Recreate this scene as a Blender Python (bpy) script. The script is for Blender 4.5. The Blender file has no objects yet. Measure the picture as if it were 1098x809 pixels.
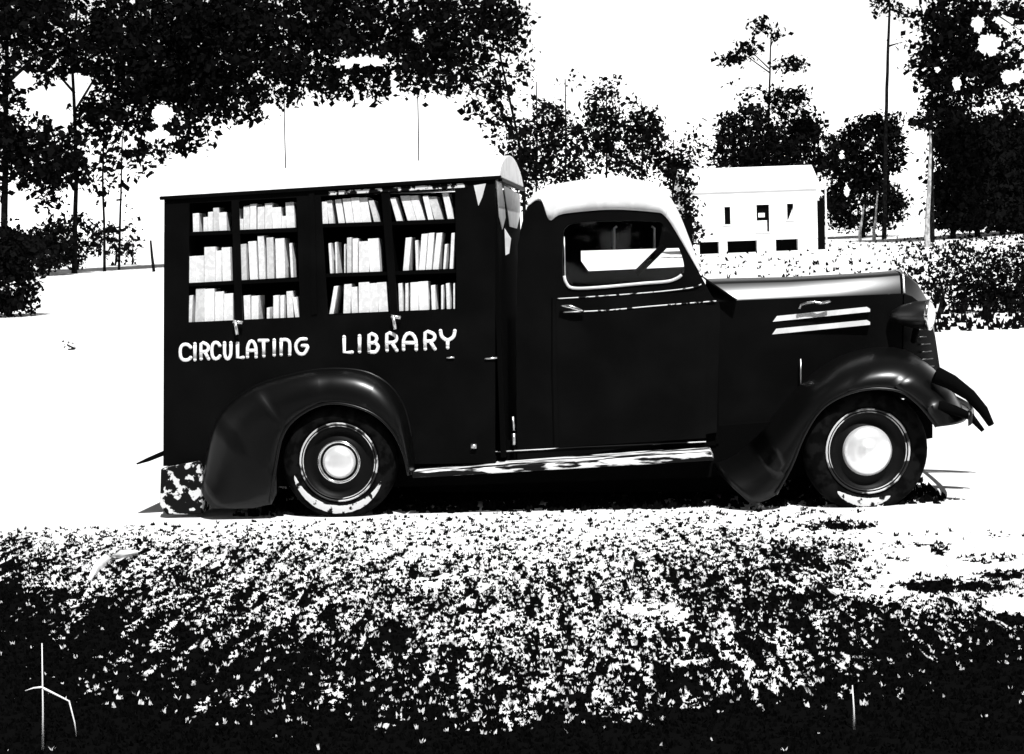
import bpy, math, random
import numpy as np
from mathutils import Vector, Matrix
R = math.radians
S = bpy.context.scene
COL = S.collection

# ------------------------------------------------------------------ camera
FOC = 57.0
F = 1098*FOC/36.0
EYE = Vector((0, 0, 1.5))
PITCH = math.atan((404.5-280)/F)
ROLL = R(2.0)
fw = Vector((0, math.cos(PITCH), -math.sin(PITCH)))
R0 = Vector((1, 0, 0)); U0 = Vector((0, math.sin(PITCH), math.cos(PITCH)))
UP = U0*math.cos(ROLL)+R0*math.sin(ROLL)
RT = R0*math.cos(ROLL)-U0*math.sin(ROLL)
cd = bpy.data.cameras.new('camera'); cam = bpy.data.objects.new('camera', cd); COL.objects.link(cam)
cd.sensor_width = 36; cd.lens = FOC; cd.clip_end = 5000; cd.clip_start = 0.05
M = Matrix((RT, UP, -fw)).transposed().to_4x4(); M.translation = EYE
cam.matrix_world = M
S.camera = cam

# ------------------------------------------------------------------ light
SUN = Vector((0.15, -0.50, 0.85)).normalized()
SUN_POWER = 5.0
SKY_STRENGTH = 0.05
EXPOSURE = 0.35
W = bpy.data.worlds.new('World'); S.world = W; W.use_nodes = True
nt = W.node_tree; bg = nt.nodes['Background']
sk = nt.nodes.new('ShaderNodeTexSky'); sk.sky_type = 'NISHITA'; sk.sun_disc = False
sk.sun_elevation = math.asin(SUN.z); sk.sun_rotation = math.atan2(SUN.x, SUN.y)
sk.air_density = 1.0; sk.dust_density = 1.0; sk.ozone_density = 1.0
bw = nt.nodes.new('ShaderNodeRGBToBW')          # the photograph is black and white
nt.links.new(sk.outputs[0], bw.inputs[0])
# white haze veil low in the sky, on every side
_tc = nt.nodes.new('ShaderNodeTexCoord'); _sp = nt.nodes.new('ShaderNodeSeparateXYZ'); nt.links.new(_tc.outputs['Generated'], _sp.inputs[0])
_i = nt.nodes.new('ShaderNodeMath'); _i.operation = 'SUBTRACT'; _i.use_clamp = True; _i.inputs[0].default_value = 1.0; nt.links.new(_sp.outputs['Z'], _i.inputs[1])
_p = nt.nodes.new('ShaderNodeMath'); _p.operation = 'POWER'; _p.inputs[1].default_value = 5.0; nt.links.new(_i.outputs[0], _p.inputs[0])
_a = nt.nodes.new('ShaderNodeMath'); _a.operation = 'MULTIPLY_ADD'; _a.inputs[1].default_value = 31.0; nt.links.new(_p.outputs[0], _a.inputs[0]); nt.links.new(bw.outputs[0], _a.inputs[2])
nt.links.new(_a.outputs[0], bg.inputs[0])
bg.inputs[1].default_value = SKY_STRENGTH
ld = bpy.data.lights.new('sun', 'SUN'); ld.energy = SUN_POWER; ld.angle = R(0.5); ld.color = (1, 1, 1)
lo = bpy.data.objects.new('sun', ld); COL.objects.link(lo)
lo.rotation_euler = SUN.to_track_quat('Z', 'Y').to_euler(); lo.location = (0, -5, 20)
S.view_settings.view_transform = 'Standard'; S.view_settings.look = 'None'
S.view_settings.gamma = 1.0; S.view_settings.use_curve_mapping = False
S.view_settings.exposure = EXPOSURE
S.render.engine = 'CYCLES'; S.cycles.max_bounces = 5; S.cycles.diffuse_bounces = 2
S.cycles.transparent_max_bounces = 8

# ------------------------------------------------------------------ helpers
rng = np.random.default_rng(7); random.seed(7)
def ray(px, py):
    return RT*((px-549)/F)+UP*((404.5-py)/F)+fw
def at(px, py, Y):
    d = ray(px, py); return EYE+d*(Y/d.y)
PSI = R(6.0)
O = Vector((0, 9.5, 0)); UX = Vector((math.cos(PSI), -math.sin(PSI), 0)); VN = Vector((math.sin(PSI), math.cos(PSI), 0))
def T(px, py, v=0.0):
    """pixel on the plane parallel to the truck's side, v metres in from its widest line -> truck coordinates"""
    d = ray(px, py); P0 = O+VN*v
    t = (P0-EYE).dot(VN)/d.dot(VN); p = EYE+d*t-O
    return Vector((p.dot(UX), p.dot(VN), p.z))
def hgt(x, y):
    """height of the ground"""
    t = max(0.0, y-26.0); h = 0.0335*t*t/(t+8)
    h *= 1.0+0.0035*max(-60, min(80, x))
    if y > 105: h *= 1.0+min(1, (y-105)/40)*0.0
    return h+0.02*math.sin(x*0.5+1)*math.sin(y*0.33)*min(1, max(0, abs(y-9)-4)/6)
BASE = Vector((0.55, 0.88, 0))
def world(p): return O+UX*p.x+VN*p.y+Vector((0, 0, p.z))
def loc(wp):
    p = wp-O; return Vector((p.dot(UX), p.dot(VN), p.z))

def mat(name, col, rough=0.6, spec=0.3, metal=0.0, col2=None, scale=20, lo_=0.45, hi_=0.55, bump=0.0, coat=0.0, stretch=None, detail=4):
    m = bpy.data.materials.new(name); m.use_nodes = True; n = m.node_tree; b = n.nodes['Principled BSDF']
    if not hasattr(col, '__len__'): col = (col,)*3
    b.inputs['Base Color'].default_value = (*col, 1)
    b.inputs['Roughness'].default_value = rough; b.inputs['Specular IOR Level'].default_value = spec
    b.inputs['Metallic'].default_value = metal; b.inputs['Coat Weight'].default_value = coat
    if col2 is not None or bump:
        tc = n.nodes.new('ShaderNodeTexCoord'); mp = n.nodes.new('ShaderNodeMapping')
        if stretch: mp.inputs['Scale'].default_value = stretch
        no = n.nodes.new('ShaderNodeTexNoise'); no.inputs['Scale'].default_value = scale; no.inputs['Detail'].default_value = detail
        n.links.new(tc.outputs['Object'], mp.inputs[0]); n.links.new(mp.outputs[0], no.inputs[0])
        if col2 is not None:
            if not hasattr(col2, '__len__'): col2 = (col2,)*3
            cr = n.nodes.new('ShaderNodeValToRGB'); cr.color_ramp.elements[0].position = lo_; cr.color_ramp.elements[1].position = hi_
            cr.color_ramp.elements[0].color = (*col, 1); cr.color_ramp.elements[1].color = (*col2, 1)
            n.links.new(no.outputs[0], cr.inputs[0]); n.links.new(cr.outputs[0], b.inputs['Base Color'])
        if bump:
            bp = n.nodes.new('ShaderNodeBump'); bp.inputs['Strength'].default_value = bump; bp.inputs['Distance'].default_value = 0.01
            n.links.new(no.outputs[0], bp.inputs['Height']); n.links.new(bp.outputs[0], b.inputs['Normal'])
    return m

def tag(o, label=None, cat=None, group=None, kind=None):
    if label: o['label'] = label
    if cat: o['category'] = cat
    if group: o['group'] = group
    if kind: o['kind'] = kind
    return o
def empty(name, l, rz=0.0):
    o = bpy.data.objects.new(name, None); COL.objects.link(o); o.location = l; o.rotation_euler = (0, 0, rz); o.empty_display_size = 0.2
    return o
class MB:
    def __init__(s): s.v = []; s.f = []
    def add(s, vs, fs):
        k = len(s.v); s.v += [tuple(p) for p in vs]; s.f += [tuple(i+k for i in f) for f in fs]; return s
    def box(s, x0, x1, y0, y1, z0, z1):
        return s.add([(x0,y0,z0),(x1,y0,z0),(x1,y1,z0),(x0,y1,z0),(x0,y0,z1),(x1,y0,z1),(x1,y1,z1),(x0,y1,z1)],
              [(0,3,2,1),(4,5,6,7),(0,1,5,4),(1,2,6,5),(2,3,7,6),(3,0,4,7)])
    def prism(s, near, far):
        """two matching rings of points joined into a closed solid"""
        n = len(near)
        return s.add(list(near)+list(far), [tuple(range(n)), tuple(range(2*n-1, n-1, -1))]+[(i, i+n, (i+1) % n+n, (i+1) % n) for i in range(n)])
    def loft(s, rings, cap=True, closed=True):
        n = len(rings[0]); k = len(s.v)
        vs = [p for r in rings for p in r]; fs = []
        for a in range(len(rings)-1):
            for i in range(n if closed else n-1):
                j = (i+1) % n
                fs.append((a*n+i, a*n+j, (a+1)*n+j, (a+1)*n+i))
        if cap: fs += [tuple(range(n-1, -1, -1)), tuple((len(rings)-1)*n+i for i in range(n))]
        return s.add(vs, fs)
    def tube(s, pts, r, n=8, flat=1.0):
        pts = [Vector(p) for p in pts]; rings = []
        rr = r if hasattr(r, '__len__') else [r]*len(pts)
        for i, p in enumerate(pts):
            d = (pts[min(i+1, len(pts)-1)]-pts[max(i-1, 0)]).normalized()
            a = Vector((0, 1, 0)) if abs(d.y) < 0.9 else Vector((1, 0, 0))
            e1 = d.cross(a).normalized(); e2 = d.cross(e1).normalized()
            rings.append([p+(e1*math.cos(2*math.pi*j/n)+e2*flat*math.sin(2*math.pi*j/n))*rr[i] for j in range(n)])
        return s.loft(rings)
    def lathe(s, prof, c, axis=Vector((0, 1, 0)), n=48):
        """prof: (radius, distance along axis)"""
        axis = axis.normalized(); a = Vector((0, 0, 1)); e1 = axis.cross(a).normalized(); e2 = e1.cross(axis)
        rings = [[c+axis*d+(e1*math.cos(2*math.pi*j/n)+e2*math.sin(2*math.pi*j/n))*r for j in range(n)] for r, d in prof]
        return s.loft(rings, cap=False)
    def build(s, name, m, parent=None, smooth=False, bevel=0, seg=2, off=None):
        me = bpy.data.meshes.new(name); me.from_pydata(s.v, [], s.f); me.update()
        o = bpy.data.objects.new(name, me); COL.objects.link(o); me.materials.append(m)
        if smooth:
            for p in me.polygons: p.use_smooth = True
        import bmesh
        b = bmesh.new(); b.from_mesh(me); bmesh.ops.recalc_face_normals(b, faces=b.faces); b.to_mesh(me); b.free()
        if bevel:
            md = o.modifiers.new('bevel', 'BEVEL'); md.width = bevel; md.segments = seg; md.limit_method = 'ANGLE'; md.angle_limit = R(35)
            for p in me.polygons: p.use_smooth = True
            wn = o.modifiers.new('wn', 'WEIGHTED_NORMAL')
        if parent is not None: o.parent = parent
        if off is not None: o.location = off
        return o
def bez(pts, n=24):
    """Catmull-Rom through 2-D points"""
    P = [pts[0]]+list(pts)+[pts[-1]]; out = []
    seg = len(pts)-1; per = max(2, n//seg)
    for i in range(seg):
        p0, p1, p2, p3 = [np.array(q, float) for q in P[i:i+4]]
        for k in range(per):
            t = k/per
            out.append(tuple(0.5*((2*p1)+(-p0+p2)*t+(2*p0-5*p1+4*p2-p3)*t*t+(-p0+3*p1-3*p2+p3)*t**3)))
    out.append(tuple(pts[-1])); return out

# ------------------------------------------------------------------ materials
DK = 0.002
m_paint = mat('dark_paint', DK, 0.5, 0.04, col2=0.004, scale=3, lo_=0.4, hi_=0.7, bump=0.02)
m_fender = mat('fender_enamel', DK, 0.29, 0.27, bump=0.03, scale=6, coat=0.0)
m_hood = mat('hood_enamel', DK, 0.34, 1.0, bump=0.02, scale=5)
m_roof = mat('pale_roof_and_lit_edges', 0.72, 0.6, 0.3, col2=0.62, scale=9)
m_canvas = mat('weathered_pale_panel', 0.55, 0.8, 0.1, col2=0.02, scale=7, lo_=0.62, hi_=0.66, stretch=(1, 1, .35))
m_black = mat('chassis_black', 0.002, 0.9, 0.02)
m_rubber = mat('tyre_rubber', 0.002, 0.85, 0.02, col2=0.006, scale=14, bump=0.1)
m_rimdark = mat('wheel_dark', 0.003, 0.5, 0.1)
m_cream = mat('wheel_cream', 0.6, 0.5, 0.3)
m_chrome = mat('chrome', 0.8, 0.16, 0.5, metal=1.0, col2=0.6, scale=30)
m_dullchrome = mat('worn_chrome_and_highlight', 0.75, 0.35, 0.5, metal=1.0)
m_white = mat('white_lettering', 0.85, 0.7, 0.1)
m_shelf = mat('shelf_wood_dark', 0.002, 0.9, 0.02)
m_board = mat('running_board_rubber', 0.004, 0.6, 0.1, col2=0.7, scale=2.4, lo_=0.49, hi_=0.53, stretch=(1.5, 9, 9), detail=8)  # pale noise streaks paint the board's sunlit highlight
m_worntrim = mat('worn_bright_trim', 0.004, 0.6, 0.1, col2=0.7, scale=24, lo_=0.44, hi_=0.48)
m_seat = mat('seat_leather', 0.002, 0.8, 0.05)
m_step = mat('weathered_step', 0.006, 0.9, 0.05, col2=0.6, scale=22, lo_=0.54, hi_=0.57)
m_book = [mat('book_cloth_%s' % n, c, 0.8, 0.1, col2=c*0.85, scale=40) for n, c in (('white', .88), ('cream', .8), ('buff', .66))]
m_glass = bpy.data.materials.new('window_glass'); m_glass.use_nodes = True
_n = m_glass.node_tree; _n.nodes.remove(_n.nodes['Principled BSDF'])
_t = _n.nodes.new('ShaderNodeBsdfTransparent'); _g = _n.nodes.new('ShaderNodeBsdfGlossy'); _g.inputs['Roughness'].default_value = 0.03
_x = _n.nodes.new('ShaderNodeMixShader'); _x.inputs[0].default_value = 0.006
_n.links.new(_t.outputs[0], _x.inputs[1]); _n.links.new(_g.outputs[0], _x.inputs[2]); _n.links.new(_x.outputs[0], _n.nodes['Material Output'].inputs[0])

# ground: pale sand under dark grass and litter, thickest towards the camera, with shade painted in
def ground_mat():
    m = bpy.data.materials.new('sand_turf_and_shade'); m.use_nodes = True; n = m.node_tree; L = n.links; b = n.nodes['Principled BSDF']
    b.inputs['Roughness'].default_value = 1; b.inputs['Specular IOR Level'].default_value = 0.0
    g = n.nodes.new('ShaderNodeNewGeometry')
    at_ = n.nodes.new('ShaderNodeAttribute'); at_.attribute_name = 'turf_shade'
    def noise(sc, st, det=3):
        mp = n.nodes.new('ShaderNodeMapping'); mp.inputs['Scale'].default_value = st
        no = n.nodes.new('ShaderNodeTexNoise'); no.inputs['Scale'].default_value = sc; no.inputs['Detail'].default_value = det
        L.new(g.outputs['Position'], mp.inputs[0]); L.new(mp.outputs[0], no.inputs[0]); return no.outputs[0]
    f = noise(13, (1, 0.17, 1), 3); c = noise(1.3, (0.6, 0.5, 1), 3)
    def math_(op, a, b_=None, v=None):
        k = n.nodes.new('ShaderNodeMath'); k.operation = op; L.new(a, k.inputs[0])
        if b_ is not None: L.new(b_, k.inputs[1])
        if v is not None: k.inputs[1].default_value = v
        return k.outputs[0]
    s = math_('MULTIPLY_ADD', f, None, 1.5)   # f*1.5 + c*0.6 ...
    s.node.inputs[2].default_value = -0.75
    c2 = math_('MULTIPLY', c, None, 0.9)
    s = math_('ADD', s, c2)
    s = math_('ADD', s, at_.outputs['Fac'])
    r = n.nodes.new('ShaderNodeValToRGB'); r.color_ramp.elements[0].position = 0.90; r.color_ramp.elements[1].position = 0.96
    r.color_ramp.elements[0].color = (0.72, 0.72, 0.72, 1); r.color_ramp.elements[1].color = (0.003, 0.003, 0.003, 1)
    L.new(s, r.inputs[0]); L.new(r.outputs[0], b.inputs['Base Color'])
    return m
m_ground = ground_mat()
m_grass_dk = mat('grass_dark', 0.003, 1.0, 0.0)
m_grass_lt = mat('grass_painted_sunlit', 0.8, 1.0, 0.0)
m_leaf = mat('pine_foliage', 0.004, 1.0, 0.0)
m_leaf2 = mat('leaf_foliage', 0.005, 1.0, 0.0)
m_bark = mat('bark_dark', 0.004, 1.0, 0.0, col2=0.01, scale=8)
m_barklt = mat('bark_pale_and_lit', 0.45, 1.0, 0.0, col2=0.25, scale=6)
m_house = mat('whitewashed_boards', 0.8, 0.7, 0.1, col2=0.7, scale=3, stretch=(.3, 1, 8))
m_hroof = mat('pale_tin_roof', 0.75, 0.6, 0.2)
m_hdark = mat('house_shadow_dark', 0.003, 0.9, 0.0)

# ------------------------------------------------------------------ ground
# dark cover of the ground: grass plus painted foreground shade (0 bare sand, 1 all dark)
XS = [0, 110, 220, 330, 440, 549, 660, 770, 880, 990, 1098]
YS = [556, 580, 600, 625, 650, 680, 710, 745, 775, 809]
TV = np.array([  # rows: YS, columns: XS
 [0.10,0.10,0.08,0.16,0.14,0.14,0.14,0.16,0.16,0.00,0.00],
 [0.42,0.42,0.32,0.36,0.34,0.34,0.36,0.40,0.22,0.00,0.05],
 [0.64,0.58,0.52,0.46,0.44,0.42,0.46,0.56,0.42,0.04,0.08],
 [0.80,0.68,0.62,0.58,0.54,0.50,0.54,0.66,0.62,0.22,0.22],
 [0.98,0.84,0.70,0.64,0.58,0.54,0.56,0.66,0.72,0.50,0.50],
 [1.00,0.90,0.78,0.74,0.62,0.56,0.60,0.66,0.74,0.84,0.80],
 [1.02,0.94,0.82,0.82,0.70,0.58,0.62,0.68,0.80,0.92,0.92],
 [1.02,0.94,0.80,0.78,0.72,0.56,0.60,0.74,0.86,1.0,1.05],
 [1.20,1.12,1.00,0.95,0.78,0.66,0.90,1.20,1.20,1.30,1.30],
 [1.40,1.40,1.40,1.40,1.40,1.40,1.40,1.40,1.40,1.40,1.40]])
SHADE_STREAKS = [(902, 564, 32, 5, .75), (870, 596, 58, 17, .25), (1008, 589, 10, 7, .8), (975, 585, 20, 3, .4), (1076, 617, 26, 5, .7), (1022, 629, 64, 6, .7), (1060, 600, 30, 5, .35),
         (955, 632, 22, 14, -.35), (1082, 650, 24, 8, -.7), (1010, 610, 50, 6, -.3), (700, 655, 38, 6, -.35), (75, 625, 45, 7, -.2), (1030, 574, 60, 5, .12)]  # tree-shadow streaks and lit gaps painted into the ground cover
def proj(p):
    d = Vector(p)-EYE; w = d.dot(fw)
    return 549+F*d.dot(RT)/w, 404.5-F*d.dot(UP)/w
def turf_shade(x, y):
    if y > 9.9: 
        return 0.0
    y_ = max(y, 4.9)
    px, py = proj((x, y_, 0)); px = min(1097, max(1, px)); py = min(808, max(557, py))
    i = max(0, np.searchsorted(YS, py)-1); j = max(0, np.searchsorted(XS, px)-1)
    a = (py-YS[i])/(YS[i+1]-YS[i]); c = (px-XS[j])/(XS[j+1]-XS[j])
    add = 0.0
    for (qx, qy, rx, ry, am) in SHADE_STREAKS:
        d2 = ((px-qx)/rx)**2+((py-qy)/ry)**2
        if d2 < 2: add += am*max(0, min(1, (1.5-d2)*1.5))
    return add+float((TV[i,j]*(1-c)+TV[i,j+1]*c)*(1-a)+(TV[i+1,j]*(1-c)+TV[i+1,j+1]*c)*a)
def axis_vals(lo, hi, fine0, fine1, step, grow=1.25):
    v = list(np.arange(fine0, fine1+1e-6, step)); s = step; a = fine1
    while a < hi: s *= grow; a += s; v.append(a)
    s = step; a = fine0
    while a > lo: s *= grow; a -= s; v.insert(0, a)
    return v
gx = axis_vals(-900, 900, -4.2, 4.2, 0.08); gy = axis_vals(-80, 1600, 4.6, 10.5, 0.07, 1.12)
vv = [(x, y, hgt(x, y)) for y in gy for x in gx]; nx = len(gx)
ff = [(j*nx+i, j*nx+i+1, (j+1)*nx+i+1, (j+1)*nx+i) for j in range(len(gy)-1) for i in range(nx-1)]
g = MB(); g.v = vv; g.f = ff
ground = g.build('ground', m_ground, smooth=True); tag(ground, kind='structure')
aa = ground.data.attributes.new('turf_shade', 'FLOAT', 'POINT')
def field_turf_shade(x, y):
    if y < 9.9: return turf_shade(x, y) if y > -2 else 1.3
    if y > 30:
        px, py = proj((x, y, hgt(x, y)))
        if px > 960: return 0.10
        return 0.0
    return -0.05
aa.data.foreach_set('value', [(field_turf_shade(x, y)+(.20 if turf_shade(x, y) > .38 and y < 9.3 else 0))*0.62 for (x, y, z) in vv])

# grass: tufts of upright blades, dark ones and pale ones coloured as sunlit
def tufts(name, mtl, pts, hs, ws, nb=5):
    V = []; Fc = []
    for (x, y), h, w in zip(pts, hs, ws):
        z0 = hgt(x, y)-0.004
        for k in range(nb):
            a = random.uniform(0, 6.28); r = random.uniform(0, w*0.6); bx = x+r*math.cos(a); by = y+r*math.sin(a)
            lean = random.uniform(-.5, .5)*h; ly = random.uniform(-.3, .3)*h; bw_ = w*random.uniform(.18, .4); t = random.uniform(-.6, .6)
            dx, dy = bw_*math.cos(t), bw_*math.sin(t); hh = h*random.uniform(.5, 1.1); i = len(V)
            V += [(bx-dx, by-dy, z0), (bx+dx, by+dy, z0), (bx+dx*.8+lean*.5, by+dy*.8+ly*.5, z0+hh*.6), (bx+lean, by+ly, z0+hh), (bx-dx*.8+lean*.5, by-dy*.8+ly*.5, z0+hh*.6)]
            Fc.append((i, i+1, i+2, i+3, i+4))
    b = MB(); b.v = V; b.f = Fc
    return b.build(name, mtl)
def near_pts(n, f):
    out = []
    while len(out) < n:
        y = random.uniform(4.7, 9.6); x = random.uniform(-1, 1)*(0.34*y+0.3)
        if random.random() < f(turf_shade(x, y)): out.append((x, y))
    return out
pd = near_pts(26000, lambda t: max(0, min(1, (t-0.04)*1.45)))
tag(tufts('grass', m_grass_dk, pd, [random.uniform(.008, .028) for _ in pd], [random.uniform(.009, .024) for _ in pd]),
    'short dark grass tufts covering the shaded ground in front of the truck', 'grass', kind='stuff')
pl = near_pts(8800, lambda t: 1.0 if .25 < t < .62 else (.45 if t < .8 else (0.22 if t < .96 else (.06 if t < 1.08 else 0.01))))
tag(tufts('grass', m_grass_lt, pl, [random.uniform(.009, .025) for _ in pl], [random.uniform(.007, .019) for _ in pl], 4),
    'pale grass blades coloured as sunlit, scattered among the dark tufts', 'grass', kind='stuff')
ug = []  # black tufts added under the truck so its shadow reads black
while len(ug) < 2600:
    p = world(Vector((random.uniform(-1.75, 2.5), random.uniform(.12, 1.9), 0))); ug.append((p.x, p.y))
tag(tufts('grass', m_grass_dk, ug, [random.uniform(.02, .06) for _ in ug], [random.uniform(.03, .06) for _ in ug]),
    'black grass added beneath the parked truck to deepen its shadow', 'grass', kind='stuff')
fp = []
while len(fp) < 1500:
    y = random.uniform(28, 88); x = random.uniform(5, 0.36*y)
    px, py = proj((x, y, hgt(x, y)))
    if 745 < px < 1110 and random.random() < (0.10 if px < 960 else 0.6): fp.append((x, y))
tag(tufts('grass', m_grass_dk, fp, [random.uniform(.06, .2) for _ in fp], [random.uniform(.06, .14) for _ in fp], 3),
    'sparse dark weeds dotted over the pale field behind the hood', 'weeds', kind='stuff')

# ------------------------------------------------------------------ the truck
BL = -BASE
truck = empty('library_truck', world(BASE), -PSI)
tag(truck, 'dark 1930s library truck with book shelves in its side and CIRCULATING LIBRARY lettering', 'truck')
def P(b, name, m, par=None, **k):
    return b.build(name, m, par or truck, off=(BL if par is None else None), **k)
def pan(px, py, v): return T(px, py, v)
# --- library body
V0 = 0.17; V1 = 1.62            # near and far faces of the library body
def quad_panel(b, quad, v, th):
    """flat panel given by pixel corners on the plane v, th thick inward"""
    n = [T(x, y, v) for x, y in quad]; b.prism(n, [p+Vector((0, th, 0)) for p in n])
TL, TR, BR, BLc = (176, 212), (531, 191), (531, 497), (175, 500)
# grid lines of the side: columns (px at top, px at bottom)
cols = [((176, 175)), (203, 202), (248, 252), (256, 260), (318, 322), (344, 352), (409, 419), (418, 427), (488, 490), (531, 531)]
rows_l = [(212, 191), (219.5, 201), (347, 330.5), (500, 497)]  # y at x=176 and at x=531
def rowy(r, x): a, b_ = rows_l[r]; return a+(b_-a)*(x-176)/355
def colx(c, y): a, b_ = cols[c]; return a+(b_-a)*(y-212)/288*2.2 if c not in (0, 9) else a+(b_-a)*(y-212)/288
def node(c, r):
    x = colx(c, 280); y = rowy(r, x); x = colx(c, y); return (x, rowy(r, x))
b = MB()
for c in range(9):
    for r in range(3):
        if r == 1 and c in (1, 3, 5, 7): continue
        quad_panel(b, [node(c, r), node(c+1, r), node(c+1, r+1), node(c, r+1)], V0, 0.012)
side = P(b, 'side_panel', m_paint)
# rest of the box: floor, back, far side, front wall
tl, tr, br, bl = [T(*q, V0) for q in (TL, TR, BR, BLc)]
x0, x1 = tl.x, tr.x; zt = max(tl.z, tr.z)
def slab(p, q, v0, v1, th, dz=0):   # a slanting floor or ceiling from p to q
    return [Vector((p.x, v0, p.z+dz)), Vector((q.x, v0, q.z+dz)), Vector((q.x, v0, q.z+dz+th)), Vector((p.x, v0, p.z+dz+th))], [Vector((p.x, v1, p.z+dz)), Vector((q.x, v1, q.z+dz)), Vector((q.x, v1, q.z+dz+th)), Vector((p.x, v1, p.z+dz+th))]
b = MB(); b.prism(*slab(bl, br, V0+.031, V1, .03)); P(b, 'floor_panel', m_black)
b = MB(); b.box(x0, x1, V1-.03, V1, bl.z, zt-.03); P(b, 'far_side_panel', m_paint)
b = MB(); b.box(x0, x0+.03, V0+.031, V1-.031, bl.z+.03, tl.z-.01); P(b, 'rear_panel', m_paint)
b = MB(); b.box(x1-.03, x1, V0+.031, V1-.031, br.z+.03, tr.z-.06); P(b, 'front_panel', m_black)
def fpatch(pts):  # sunlit top of the front wall painted pale, shaded rest black
    n = [Vector((x1+.001, V0+(px_-531)/25*(V1-V0), T(531, py_, V0).z)) for px_, py_ in pts]; P(MB().prism(n, [p+Vector((.004, 0, 0)) for p in n]), 'lit_and_canvas_patch', m_roof)
fpatch([(531.3, 193.5), (536, 194.5), (538.5, 215), (539, 232), (535.5, 246), (533, 232)])
fpatch([(538.5, 196), (555.5, 199), (556, 214), (555, 226), (551, 242), (543, 241), (541.5, 225), (540, 214)])
b = MB(); b.box(x0+.04, x1-.04, V0+.34, V0+.36, bl.z+.05, tl.z-.02); P(b, 'shelf_back', m_shelf)
# torn light patches of worn paint at the upper front corner (flat peelings standing 3 mm proud)
for poly in ([(508, 199), (521, 197), (517, 212), (513, 221)],):
    n = [T(x, y, V0-.004) for x, y in poly]; b = MB(); b.prism(n, [p+Vector((0, .003, 0)) for p in n]); P(b, 'lit_and_canvas_patch', m_roof)
# domed roof
b = MB(); rings = []
for k in range(15):
    a = k/14; v = V0-.012+a*(V1-V0+.024); crown = 0.17*math.sin(math.pi*a)**0.65
    p, q = T(172, 213, V0-.012), T(536, 190.5, V0-.012)
    rings.append([Vector((p.x, v, p.z+.004)), Vector((q.x, v, q.z+.004)), Vector((q.x, v, q.z+.014+crown*.92)), Vector((p.x, v, p.z+.014+crown))])
b.loft(rings); P(b, 'roof', m_roof, smooth=False, bevel=.006)
p, q = T(171, 214.5, V0-.016), T(537, 192, V0-.016); b = MB(); b.prism([p, q, q+Vector((0, 0, .02)), p+Vector((0, 0, .02))], [v+Vector((0, .035, -.001)) for v in (p, q, q+Vector((0, 0, .02)), p+Vector((0, 0, .02)))])
P(b, 'drip_rail', m_paint)
b = MB(); pA = T(537, 192, V0-.04); b.add([], []); b.box(pA.x-.02, pA.x+.004, V0+.002, V1+.03, pA.z-.012, pA.z+.006); P(b, 'drip_rail', m_paint)
# corner posts and moulding of the side
for xx in (334,):
    n = [T(xx-3, 205, V0-.006), T(xx+3, 204.5, V0-.006), T(xx+6, 337, V0-.006), T(xx, 338, V0-.006)]
    b = MB(); b.prism(n, [p+Vector((0, .006, 0)) for p in n]); P(b, 'pillar_moulding', m_paint)
# shelves (sloping with the body)
SH = {'A': [(249.3, 244.3), (304, 297.5), (346.5, 341)], 'B': [(240.5, 235), (294, 288.5), (337.5, 331.5)]}
XR = {'A': (203, 322), 'B': (346, 490)}
VB = V0+.018     # the books' spines
for k in 'AB':
    for (ya, yb) in SH[k]:
        xa, xb = XR[k]; p, q = T(xa-8, ya, VB), T(xb+8, yb+.2, VB)
        n = [p, q, q+Vector((0, 0, -.022)), p+Vector((0, 0, -.022))]
        b = MB(); b.prism([v+Vector((0, -.004, 0)) for v in n], [v+Vector((0, .27, 0)) for v in n]); P(b, 'shelf', m_shelf)
for (ca, cb) in (((250, 218), (256, 344)), ((414, 210), (424, 335)), ((334, 205), (338, 340)), ((199, 214), (199, 346)), ((494, 205), (496, 330))):
    n = [T(ca[0]-2.5, ca[1], VB-.006), T(ca[0]+2.5, ca[1], VB-.006), T(cb[0]+2.5, cb[1], VB-.006), T(cb[0]-2.5, cb[1], VB-.006)]
    b = MB(); b.prism([p+Vector((0, .002, 0)) for p in n], [p+Vector((0, .29, 0)) for p in n]); P(b, 'shelf_divider', m_shelf)
m_scuff = mat('scuffed_trim', 0.003, 0.8, 0.05, col2=0.7, scale=26, lo_=0.50, hi_=0.55)
n = [T(x, y, V0-.004) for x, y in ((352, 205.5), (500, 196.5), (502, 201), (352, 209.5))]; P(MB().prism(n, [p+Vector((0, .004, 0)) for p in n]), 'weathered_trim', m_scuff)
# T-shaped latches under the two openings
for (x, y) in ((253, 347), (422.5, 341.5)):
    h = P(MB().tube([T(x-1, y-3, V0-.03), T(x+1.5, y+12, V0-.03)], .011, 8), 'latch_handle', m_dullchrome, smooth=True)
    MB().tube([T(x-3, y-2, V0-.03), T(x+7, y-.5, V0-.03)], .011, 8).build('crosspiece', m_dullchrome, h, smooth=True)
    MB().tube([T(x, y, V0), T(x, y, V0-.03)], .007, 8).build('spindle', m_dullchrome, h, smooth=True)

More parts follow.
